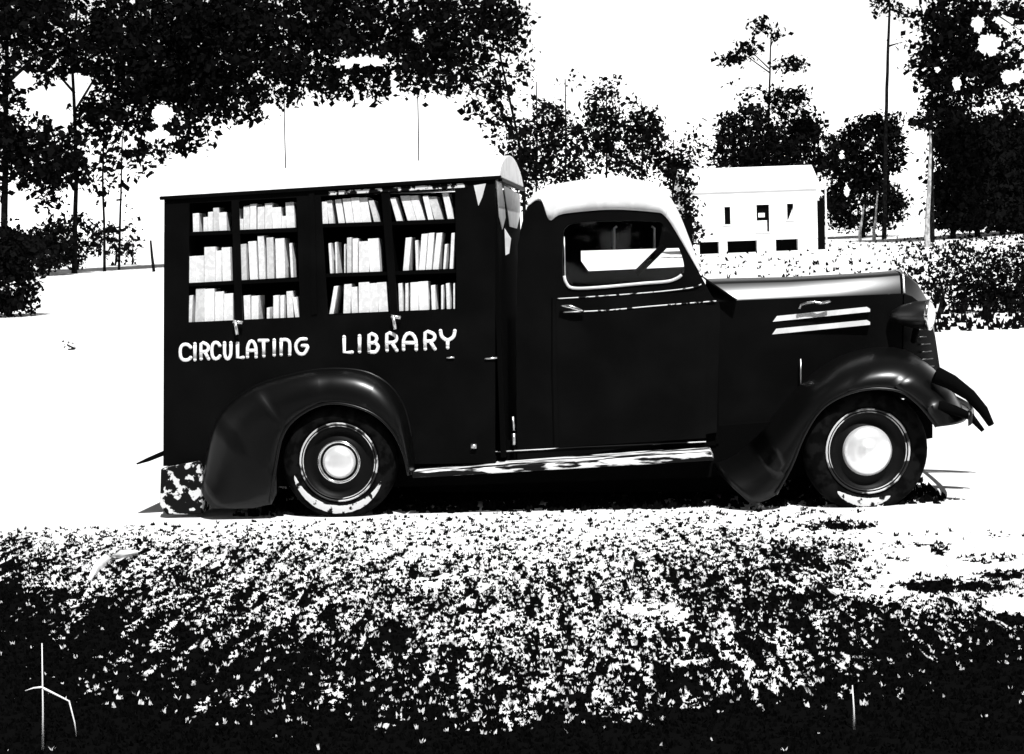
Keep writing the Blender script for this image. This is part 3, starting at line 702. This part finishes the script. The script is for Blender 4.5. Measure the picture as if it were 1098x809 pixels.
# ------------------------------------------------------------------ foliage
def leaves(blobs, Y, size, n, holes=(), depth=1.0, vert=1.0, seed=0):
    """leaf clumps spread through ellipsoids given by their place and size at distance Y; returns an MB"""
    rg = np.random.default_rng(seed); area = np.array([b_[2]*b_[3]*(b_[4] if len(b_) > 4 else 1) for b_ in blobs], float); area /= area.sum()
    V = []; Fc = []
    k = Y/F
    for bi, b_ in enumerate(blobs):
        cx, cy, rx, ry = b_[:4]; nb = max(6, int(n*area[bi])); ncl = max(4, nb//14)
        # clumps
        th = rg.uniform(0, 2*math.pi, ncl); rr = np.sqrt(rg.uniform(0, 1, ncl))*1.0
        px = cx+rx*rr*np.cos(th); py = cy+ry*rr*np.sin(th)
        ids = rg.integers(0, ncl, nb); cs = size*2.4
        lx = px[ids]+rg.normal(0, cs, nb); ly = py[ids]+rg.normal(0, cs*.7*vert, nb)
        ld_ = (rg.uniform(-1, 1, ncl)*np.sqrt(np.maximum(0.05, 1-rr**2)))[ids]*rx*k*depth+rg.normal(0, cs*k, nb)
        for x, y, dd in zip(lx, ly, ld_):
            if any(((x-h[0])/h[2])**2+((y-h[1])/h[3])**2 < 1 for h in holes): continue
            c = at(x, y, Y+float(dd)); s = size*k*min(1.9, rg.lognormal(-.12, .45))
            a = rg.normal(0, 1, 3); a /= np.linalg.norm(a)+1e-9; c2 = rg.normal(0, 1, 3); c2 -= a*np.dot(a, c2); c2 /= np.linalg.norm(c2)+1e-9
            a = Vector(a)*s; c2 = Vector(c2)*s*rg.uniform(.4, .9); i = len(V)
            V += [c-a, c-a*.2+c2, c+a, c+a*.1-c2]; Fc.append((i, i+1, i+2, i+3))
    b = MB(); b.v = [tuple(v) for v in V]; b.f = Fc; return b
def fast_build(b, name, m, parent=None):
    me = bpy.data.meshes.new(name); me.from_pydata(b.v, [], b.f); me.update(); me.materials.append(m)
    o = bpy.data.objects.new(name, me); COL.objects.link(o); o.parent = parent; return o
def tree(name, label, cat, Y, trunk, rpx, blobs, size, n, holes=(), m=None, bark=None, limbs=(), group=None, vert=1.0, base_px=None):
    """trunk: list of picture points from the crown down; its foot is planted on the ground at distance Y"""
    k = Y/F
    low = at(trunk[-1][0], trunk[-1][1], Y); foot = Vector((low.x, Y, hgt(low.x, Y)-.05))
    e = empty(name, foot); tag(e, label, cat, group)
    inv = -foot
    pts = [at(x, y, Y) for x, y in trunk]
    if pts[-1].z > foot.z+.1: pts.append(Vector((low.x, Y, foot.z)))
    else: pts[-1].z = foot.z
    path = []
    for i in range(len(pts)-1):
        for j in range(4): path.append(pts[i].lerp(pts[i+1], j/4)+Vector((random.uniform(-.3, .3)*rpx*k*.3, 0, 0)))
    path.append(pts[-1]); N = len(path)
    tb = MB().tube(path, [rpx*k*(.35+.75*i/(N-1)) for i in range(N)], 8)
    for lp in limbs:
        q = [at(x, y, Y+d) for x, y, d in lp]; tb.tube(q, [rpx*k*(.5-.38*i/max(1, len(q)-1)) for i in range(len(q))], 6)
    t = fast_build(tb, 'trunk', bark or m_bark, e); t.location = inv
    c = fast_build(leaves(blobs, Y, size, n, holes, vert=vert, seed=random.randint(0, 9999)), 'crown', m or m_leaf, e); c.location = inv
    return e
def shrub(name, label, Y, blobs, size, n, group=None, m=None, cat='bush'):
    cx, cy = blobs[0][:2]; p = at(cx, cy, Y); foot = Vector((p.x, Y, hgt(p.x, Y)-.02)); e = empty(name, foot); tag(e, label, cat, group)
    c = fast_build(leaves(blobs, Y, size, n, seed=random.randint(0, 9999)), 'foliage', m or m_leaf2, e); c.location = -foot
    tb = MB()
    for b_ in blobs[:3]:
        q = at(b_[0], b_[1], Y); tb.tube([Vector((foot.x, Y, foot.z)), q.lerp(foot, .5)+Vector((.1, 0, 0)), q], [.05, .035, .015], 6)
    t = fast_build(tb, 'stem', m_bark, e); t.location = -foot
    return e

def gdist(px, py):
    """distance at which the ground shows at a place in the picture"""
    d = ray(px, py); y = 5.0
    while y < 140:
        p = EYE+d*(y/d.y)
        if p.z < hgt(p.x, y): return y
        y += .25
    return 100.0
G1 = 'tall pines on the left behind the truck'
tree('pine_tree', 'leftmost tall dark tree, trunk near the left edge above the low bushes', 'tree', 84, [(8, 0), (6, 150), (4, 300), (4, 330)], 5,
     [(10, 10, 60, 40), (5, 60, 45, 50), (0, 130, 35, 60), (30, 160, 40, 35), (20, 185, 45, 20, .6), (70, 175, 35, 28)], 3.2, 6800, holes=((15, 40, 6, 6), (6, 250, 20, 30), (48, 107, 22, 14), (25, 86, 12, 12), (66, 125, 14, 12)), group=G1, limbs=[[(6, 90, 0), (40, 60, -1), (70, 50, -1)]])
tree('pine_tree', 'second tall dark tree from the left, crown with two open sky gaps', 'tree', 86, [(84, -20), (78, 80), (82, 180), (80, 262), (80, 300)], 3.0,
     [(80, 20, 75, 45), (120, 60, 50, 40), (60, 60, 40, 20), (80, 150, 35, 30), (110, 115, 25, 35), (60, 190, 22, 16, .6), (54, 222, 7, 34, 1), (40, 195, 16, 10), (130, 170, 30, 16, .5), (95, 180, 30, 12, .5), (20, 10, 40, 30)], 3.2, 7700, holes=((48, 107, 26, 16), (27, 84, 13, 9), (85, 92, 17, 15), (66, 126, 12, 12), (64, 147, 13, 9), (100, 160, 12, 14)), group=G1,
     limbs=[[(80, 100, 0), (50, 66, 0), (20, 60, 1)], [(80, 120, 0), (110, 70, 0), (140, 50, 1)]])
tree('pine_tree', 'third tall dark tree from the left, with thin bare trunk in open light', 'tree', 88, [(118, 20), (112, 120), (110, 190), (112, 250), (112, 290)], 1.7,
     [(150, 40, 60, 55), (140, 100, 40, 30), (130, 150, 35, 22, .7), (175, 115, 40, 40), (190, 50, 50, 50), (160, 165, 28, 14, .5), (118, 205, 18, 14, .35), (150, 190, 20, 10, .3)], 3.1, 6600, holes=((175, 122, 14, 12), (170, 147, 16, 9), (136, 154, 12, 7), (115, 142, 9, 14)), group=G1)
tree('pine_tree', 'tall dark tree whose thin trunk stands left of the library box', 'tree', 90, [(150, 60), (131, 150), (130, 200), (129, 228), (128, 300)], 1.3,
     [(215, 80, 40, 60), (205, 145, 25, 16, .8), (180, 90, 40, 40), (225, 30, 60, 45), (200, 10, 60, 30), (195, 160, 25, 10, .6)], 3.2, 4800, holes=((185, 145, 8, 8), (172, 122, 12, 9)), group=G1)
tree('pine_tree', 'tall dark tree whose thin trunk rises over the rear half of the box roof', 'tree', 88, [(305, 10), (304, 60), (305, 130), (306, 170), (306, 230)], .8,
     [(265, 60, 65, 62), (300, 30, 80, 50), (255, 110, 40, 25), (330, 75, 45, 25), (285, 105, 40, 12, .5), (240, 15, 60, 30)], 3.2, 8000, holes=((345, 66, 14, 6), (290, 118, 10, 8), (365, 65, 12, 6)), group=G1)
tree('pine_tree', 'tall dark tree whose thin trunk rises over the front half of the box roof', 'tree', 90, [(440, 0), (446, 60), (448, 110), (449, 160), (449, 230)], .8,
     [(400, 30, 80, 55), (390, 85, 55, 18, .8), (440, 60, 50, 35), (470, 20, 60, 40), (350, 20, 60, 40), (420, 96, 35, 8, .4), (345, 95, 30, 10)], 3.2, 8000, holes=((392, 66, 26, 6), (370, 70, 12, 5), (422, 88, 5, 14), (450, 38, 9, 10)), group=G1)
tree('pine_tree', 'tall tree with ragged thinning crown above the cab end of the box roof', 'tree', 86, [(520, -10), (536, 60), (556, 150), (562, 210), (563, 260)], 2.2,
     [(500, 30, 55, 35, .9), (535, 60, 32, 45, .55), (500, 85, 45, 22, .6), (475, 70, 40, 30, .8), (530, 110, 25, 25, .5), (545, 15, 20, 20, .35), (545, 140, 22, 22, .6), (520, 8, 40, 14, .5), (552, 180, 14, 28, .7), (562, 215, 8, 22, .7), (505, 122, 30, 8, .4)], 2.9, 4300, group=G1, limbs=[[(553, 140, 0), (530, 110, 0), (500, 95, 0)]])
# brush behind the cab
G2 = 'spindly pines behind the cab'
for i, (x, yt, yb_, spec, nn) in enumerate(((575, 88, 260, [(572, 160, 20, 28), (566, 185, 14, 20), (580, 125, 14, 20, .4)], 1100),
        (606, 85, 260, [(603, 150, 22, 26, .7), (606, 185, 20, 14), (590, 120, 14, 16, .35), (612, 80, 8, 25, .06)], 1250),
        (650, 95, 260, [(650, 110, 22, 20, .45), (648, 138, 20, 18, .8), (640, 165, 20, 22, .8), (655, 90, 14, 14, .1)], 1300),
        (688, 110, 260, [(685, 140, 20, 16, 1.1), (700, 145, 16, 12, .9), (680, 170, 20, 22, .7), (690, 120, 14, 12, .25)], 1200),
        (722, 150, 290, [(716, 175, 16, 22, .9), (728, 195, 12, 22, 1.1), (735, 175, 12, 22, .6), (745, 150, 12, 14, .3)], 1100))):
    tree('pine_tree', '%s of the five spindly pines seen over the cab, counted from the left' % ORD[i], 'tree', 102+i*2, [(x, yt), (x+1, (yt+200)/2), (x, 200), (x, yb_)], 1.5, spec, 2.3, int(nn*1.5), group=G2, m=m_leaf2, vert=1.5)
# behind the house
tree('pine_tree', 'tall sparse pine with bare top rising behind the white house', 'tree', 100, [(827, 30), (826, 60), (825, 100), (824, 140), (824, 240)], 1.6,
     [(812, 32, 3, 9, .8), (816, 26, 6, 3, .8), (800, 56, 12, 4, 1), (792, 62, 10, 4, 1), (777, 68, 7, 4, 1), (847, 69, 17, 5, 1.1), (832, 36, 7, 7, .7), (798, 102, 8, 3, .6), (785, 88, 5, 2.5, .3), (815, 96, 5, 4, .4), (838, 108, 16, 12, 1), (858, 98, 6, 8, .7), (862, 112, 8, 5, .6), (800, 50, 8, 8, .5)], 2.2, 1700,
     limbs=[[(826, 75, 0), (805, 55, 0), (812, 28, 0)], [(826, 72, 0), (850, 70, 0), (862, 70, 0)], [(826, 50, 0), (834, 34, 0)], [(824, 100, 0), (800, 92, 0)], [(825, 78, 0), (800, 60, 0), (776, 68, 0)]])
tree('oak_tree', 'round dark oak directly behind the white house roof', 'tree', 98, [(805, 140), (805, 200), (805, 240)], 2.2,
     [(805, 150, 32, 35), (785, 140, 14, 20), (825, 165, 30, 30), (800, 178, 30, 14, .8), (760, 185, 14, 12, .5), (775, 165, 12, 22, .6)], 2.3, 5200, m=m_leaf2)
tree('oak_tree', 'broad dark oak behind the right end of the white house', 'tree', 102, [(850, 140), (850, 200), (850, 240)], 2.2,
     [(850, 150, 28, 28), (870, 160, 22, 26), (845, 175, 22, 16, .8), (868, 135, 14, 14), (880, 180, 10, 14)], 2.3, 3800, m=m_leaf2)
tree('oak_tree', 'rounded dark tree between the white house and the tall bare trunk', 'tree', 92, [(930, 160), (928, 200), (926, 250)], 2.4,
     [(935, 160, 30, 38), (955, 155, 12, 28), (910, 180, 20, 34), (900, 155, 12, 14), (925, 215, 38, 32), (900, 225, 14, 20), (955, 225, 14, 20), (948, 130, 16, 10)], 2.3, 9500, m=m_leaf2, holes=((903, 166, 4, 6), (908, 205, 4, 7), (955, 192, 2, 10)))
for i, (x0_, yt, x1_) in enumerate(((941, 205, 937), (927, 218, 922))):
    e = tree('tree_trunk' if False else 'young_tree', ('taller' if i == 0 else 'shorter')+' of two pale slanting stems before the rounded dark tree', 'tree', 86, [(x0_, yt), ((x0_+x1_)/2, 235), (x1_, 248)], 2.0, [(x0_+1, yt-3, 3, 5)], 1.8, 30, m=m_leaf2, bark=m_barklt)
tree('pine_tree', 'very tall thin bare trunk standing alone against the white sky', 'tree', 88, [(951, -30), (954, 8), (952, 60), (950, 130), (949, 200), (948, 262)], 2.4,
     [(945, -5, 16, 10), (966, 14, 16, 3, .9), (942, 15, 6, 3, .7), (965, 46, 5, 3, .7), (956, 8, 8, 4)], 2.2, 420, limbs=[[(954, 10, 0), (970, 16, 0), (984, 13, 0)], [(953, 6, 0), (942, 16, 0)], [(952, 50, 0), (965, 46, 0)]])
tree('pine_tree', 'large dark pine at right with drooping branches and a sunlit lower trunk', 'tree', 80, [(1000, -20), (1001, 60), (999, 110), (998, 150)], 2.4,
     [(1015, 15, 30, 28), (1010, 60, 28, 26), (1040, 40, 30, 30), (1030, 85, 34, 20), (985, 70, 12, 4, 1), (990, 88, 14, 4, 1), (993, 105, 12, 3), (995, 132, 14, 8), (1075, 90, 26, 22, .9), (1060, 15, 34, 12, .8), (1085, 60, 16, 10, .7), (1050, 70, 30, 14), (1095, 15, 16, 14, .6), (1020, 118, 30, 16), (1078, 40, 14, 5, .7)], 2.8, 8500,
     holes=((1060, 48, 14, 13), (1048, 26, 8, 10), (1085, 82, 12, 9), (1062, 118, 20, 6), (1005, 75, 4, 5), (1026, 90, 6, 8), (1075, 22, 14, 5), (1006, 136, 8, 10)),
     limbs=[[(1000, 30, 0), (1030, 20, 0), (1070, 5, 1)], [(1000, 60, 0), (985, 68, -1), (970, 71, -1)], [(1045, 0, 1), (1075, 20, 1), (1096, 34, 1)]])
e = tree('pine_tree', 'trunk painted pale as sunlit, rising before the dark woods at right', 'tree', 74, [(998, 140), (997, 190), (994, 245)], 3.2, [(998, 128, 6, 8), (1003, 140, 4, 4)], 2.2, 120, bark=m_barklt)  # the pine's sunlit lower trunk, its light put into pale bark
G3 = 'dense trees of the dark wood at right'
for i, (x, yt, w) in enumerate(((1022, 118, 20), (1048, 122, 24), (1075, 118, 24), (1100, 112, 24))):
    tree('oak_tree', '%s dense dark tree of the wood at right, counted from the left' % ORD[i], 'tree', 84+i*1.5, [(x, yt+10), (x, 200), (x, 262)], 3,
         [(x, yt+25, w, 26), (x, 175, w+4, 40), (x, 215, w+4, 30), (x-8, 232, w, 12), (x+8, 232, w, 12)], 2.6, 7000, m=m_leaf2, group=G3)
# left: low bushes at the far edge of the sand
G4 = 'low dark bushes along the left edge of the sand'
shrub('bush', 'largest low bush, at the left edge beneath the first tree', gdist(15, 340), [(8, 305, 26, 28), (22, 275, 26, 22), (0, 270, 20, 30), (12, 325, 26, 10)], 2.6, 5200, G4)
shrub('bush', 'low dark bush beneath the second tree from the left', gdist(50, 296), [(50, 268, 26, 20), (30, 262, 20, 14), (60, 255, 14, 18)], 2.3, 2600, G4)
shrub('bush', 'narrow upright dark bush right of the low bush pair', gdist(82, 290), [(82, 258, 12, 28), (78, 275, 9, 10)], 2.2, 800, G4)
shrub('bush', 'small dark bush at the foot of the third trunk', gdist(104, 276), [(104, 252, 7, 16), (103, 266, 5, 6)], 2.0, 380, G4)
shrub('bush', 'small ragged bush left of the leftmost box corner', gdist(123, 285), [(122, 256, 8, 14, .8), (124, 270, 7, 10, .6)], 2.0, 330, G4)
shrub('bush', 'faint ragged bush nearest the rear corner of the library box', gdist(140, 284), [(140, 250, 6, 26, .8), (142, 275, 3, 8, .4)], 1.8, 220, G4)
shrub('bush', 'tiny dark tuft alone on the white sand below the bushes', gdist(34, 320), [(34, 312, 5, 6)], 1.8, 60, G4)
e = shrub('bush', 'tiny isolated weed on bare sand left of the truck', gdist(74, 376), [(74, 371, 4, 3)], 1.8, 26, G4)
def stick(name, label, pts, r, m, cat):
    p0 = pts[-1]; o = MB().tube([p-p0 for p in pts], r, 6).build(name, m, smooth=True); o.location = p0; tag(o, label, cat); return o
FY = gdist(165, 292); FP_ = [at(161.5, 258, FY), at(163, 275, FY), at(165, 291, FY)]; FP_.append(Vector((FP_[-1].x, FY, hgt(FP_[-1].x, FY)-.05)))
stick('wooden_stake', 'dark leaning stake on the sand beside the rear of the box', FP_, [.05, .07, .08, .06], m_bark, 'stake')
shrub('bush', 'dark bush against the left end wall of the white house', 72, [(733, 205, 6, 26), (739, 235, 5, 22), (745, 252, 4, 10)], 2.2, 900)
# right: tall weeds
G5 = 'clumps of tall weeds by the road at right'
for i, (x, yc, rx, ry, dns, nn) in enumerate(((1006, 294, 14, 30, .5, 260), (1030, 296, 16, 34, .7, 470), (1054, 300, 16, 32, .9, 650), (1078, 299, 16, 32, 1, 850), (1098, 296, 14, 34, 1, 950))):
    shrub('weed_clump', '%s tall weed clump by the road at right, counted from the left' % ORD[i], gdist(x, 338)+i*.3, [(x, yc, rx, ry), (x+4, yc+22, rx, 16)], 2.4, nn, G5, cat='weeds')
# woods behind the photographer: they shade the foreground and darken what the enamel mirrors
def wood_tree(x, y, h, cr, n=2600):
    e = empty('pine_tree', Vector((x, y, hgt(x, y)))); tag(e, 'tall dense pine of the wood behind the photographer, shading the foreground grass', 'tree', 'pines of the wood behind the photographer')
    tb = MB().tube([(0, 0, 0), (.1, 0, h*.4), (0, .1, h*.9)], [.28, .2, .06], 8); fast_build(tb, 'trunk', m_bark, e)
    rg = np.random.default_rng(int(abs(x*31+y*7))); V = []; Fc = []
    for q in range(n):
        t = rg.uniform(0.12 if y < -9 else .55, 1); rr = cr*math.sqrt(rg.uniform(0, 1))*(1.1-t*.7); a = rg.uniform(0, 6.28)
        c = Vector((rr*math.cos(a), rr*math.sin(a), h*t)); s_ = rg.uniform(.25, .6)
        u = Vector(rg.normal(0, 1, 3)).normalized()*s_; w_ = Vector(rg.normal(0, 1, 3)).normalized()*s_*.7; i = len(V)
        V += [c-u, c+w_, c+u, c-w_]; Fc.append((i, i+1, i+2, i+3))
    b = MB(); b.v = [tuple(v) for v in V]; b.f = Fc; fast_build(b, 'crown', m_leaf, e)
for (x, y, h, cr) in ((-3.2, -2.8, 15, 3.2), (7.5, -2.0, 15, 2.6), (-7, -3.5, 14, 3), (-22, -12, 13, 5), (-14, -14, 14, 5), (-6, -13, 13, 5), (2, -14, 14, 5), (10, -13, 13, 5), (18, -12, 14, 5), (26, -9, 13, 5)): wood_tree(x, y, h, cr)
# ------------------------------------------------------------------ house
HY = 76
def hp(px, py, d=0): return at(px, py, HY+d)
hb0 = hp(739, 262); hb1 = hp(877, 257); hz = hgt((hb0.x+hb1.x)/2, HY)
house = empty('house', Vector(((hb0.x+hb1.x)/2, HY+2, hz)))
tag(house, 'small one-storey white house in the field behind the hood', 'house')
HX0, HX1 = hb0.x, hb1.x; z0 = hp(808, 258).z; z1 = hp(808, 205).z; dep = 4.5
OFF = -house.location
def H(b, name, m, par=None): return b.build(name, m, par or house, off=(OFF if par is None else None))
# front wall with real openings
def rect(px0, px1, py0, py1):
    a = hp(px0, py1); c = hp(px1, py0); return a.x, c.x, a.z, c.z
ops = [rect(776.5, 783.5, 222, 241), rect(811, 825, 219.5, 249), rect(843.5, 851, 218.5, 236)]
xs_ = [HX0]; 
b = MB(); cur = HX0
for (a, c, zb, zt_) in ops:
    b.box(cur, a, HY, HY+.15, z0, z1); b.box(a, c, HY, HY+.15, z0, zb); b.box(a, c, HY, HY+.15, zt_, z1); cur = c
b.box(cur, HX1, HY, HY+.15, z0, z1)
b.box(HX0, HX0+.15, HY+.15, HY+dep, z0, z1); b.box(HX1-.15, HX1, HY+.15, HY+dep, z0, z1); b.box(HX0+.15, HX1-.15, HY+dep-.15, HY+dep, z0, z1)
H(b, 'wall', m_house)
zr = hp(808, 188).z
b = MB(); xa, xb = HX0-.2, HX1+.2
b.prism([Vector((xa, HY-.06, z1)), Vector((xa, HY+dep/2, zr+.35)), Vector((xa, HY+dep+.3, z1)), Vector((xa, HY+dep+.3, z1+.1)), Vector((xa, HY+dep/2, zr+.5)), Vector((xa, HY-.06, z1+.1))],
        [Vector((xb, HY-.06, z1)), Vector((xb, HY+dep/2, zr+.35)), Vector((xb, HY+dep+.3, z1)), Vector((xb, HY+dep+.3, z1+.1)), Vector((xb, HY+dep/2, zr+.5)), Vector((xb, HY-.06, z1+.1))])
H(b, 'roof', m_hroof)
for xq in (HX0+.07, HX1-.07):
    b = MB(); b.prism([Vector((xq-.06, HY, z1)), Vector((xq-.06, HY+dep/2, zr+.34)), Vector((xq-.06, HY+dep, z1))], [Vector((xq+.06, HY, z1)), Vector((xq+.06, HY+dep/2, zr+.34)), Vector((xq+.06, HY+dep, z1))]); H(b, 'gable', m_house)
for i, (a, c, zb, zt_) in enumerate(ops):
    nm = 'door' if i == 1 else 'window'
    zz = zb+(zt_-zb)*.42 if i == 1 else zb
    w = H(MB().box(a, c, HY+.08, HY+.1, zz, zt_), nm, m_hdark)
    f = MB(); f.box(a-.03, a+.03, HY-.02, HY-.003, zb, zt_); f.box(c-.03, c+.03, HY-.02, HY-.003, zb, zt_); f.box(a-.03, c+.03, HY-.025, HY-.021, zt_, zt_+.06); f.box(a-.05, c+.05, HY-.04, HY-.021, zb-.05, zb)
    f.build('frame', m_house, w); w2 = w
    if i == 1: MB().box(a+.03, c-.12, HY+.07, HY+.12, zb, zz).build('lower_panel', m_house, w); MB().box((a+c)/2-.2, (a+c)/2+.1, HY+.06, HY+.075, zz+.15, zz+.35).build('pane', m_house, w)
    if i == 2: # blind drawn aslant across the window
        b = MB(); b.prism([Vector((a+.08, HY+.05, zb)), Vector((c, HY+.05, zb)), Vector((c, HY+.05, zt_-.1))], [Vector((a+.08, HY+.06, zb)), Vector((c, HY+.06, zb)), Vector((c, HY+.06, zt_-.1))]); b.build('blind', m_house, w)
# piers and dark crawl space
for (pa, pb) in ((739, 750), (771, 780), (812, 832), (856, 877)):
    a = hp(pa, 260); c = hp(pb, 260); H(MB().box(a.x, c.x, HY+.02, HY+.4, hz-.3, z0), 'foundation_pier', m_house)
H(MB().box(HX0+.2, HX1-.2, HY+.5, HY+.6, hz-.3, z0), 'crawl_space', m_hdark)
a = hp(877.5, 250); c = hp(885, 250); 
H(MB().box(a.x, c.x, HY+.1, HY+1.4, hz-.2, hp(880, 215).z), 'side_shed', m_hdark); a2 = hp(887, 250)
H(MB().box(c.x+.02, a2.x, HY, HY+.1, hz-.2, hp(880, 190).z), 'porch_post', m_house)

# ------------------------------------------------------------------ small things in the foreground
def gp(px, py, dz=0.0):
    d = ray(px, py); t = (dz-EYE.z)/d.z; return EYE+d*t
pts = [gp(96, 626), gp(103, 614), gp(113, 605), gp(128, 599), gp(148, 596)]
pts = [p+Vector((0, 0, .02)) for p in pts]; p0 = pts[2].copy(); p0.z = 0
o = MB().tube([p-p0 for p in pts], [.012, .026, .034, .03, .010], 8, flat=.6).build('fallen_branch', m_white, smooth=True); o.location = p0
tag(o, 'pale curved piece of wood lying in the dark grass at left', 'branch')
def stalk(label, base, tops, r):
    b0 = gp(*base); bb = MB(); Y = b0.y
    for seq in tops: bb.tube([at(x, y, Y)-b0 for x, y in seq], [r*(1-.6*i/(len(seq)-1)) for i in range(len(seq))], 5)
    o = bb.build('weed_stalk', m_white, smooth=True); o.location = b0; tag(o, label, 'weed', 'dry weed stalks in the shade'); return o
stalk('branching bleached weed stalk in the shaded grass at lower left', (46, 806), [[(46, 806), (46, 760), (45, 690)], [(46, 738), (60, 745), (74, 752), (80, 775), (82, 790)], [(46, 737), (36, 738), (27, 741)]], .004)
stalk('straight short bleached weed stalk in the shade at lower right', (916, 782), [[(916, 782), (915.5, 760), (914, 735)]], .004)
for (x, y, rr, lb) in ((258, 0, 0, 0),): pass
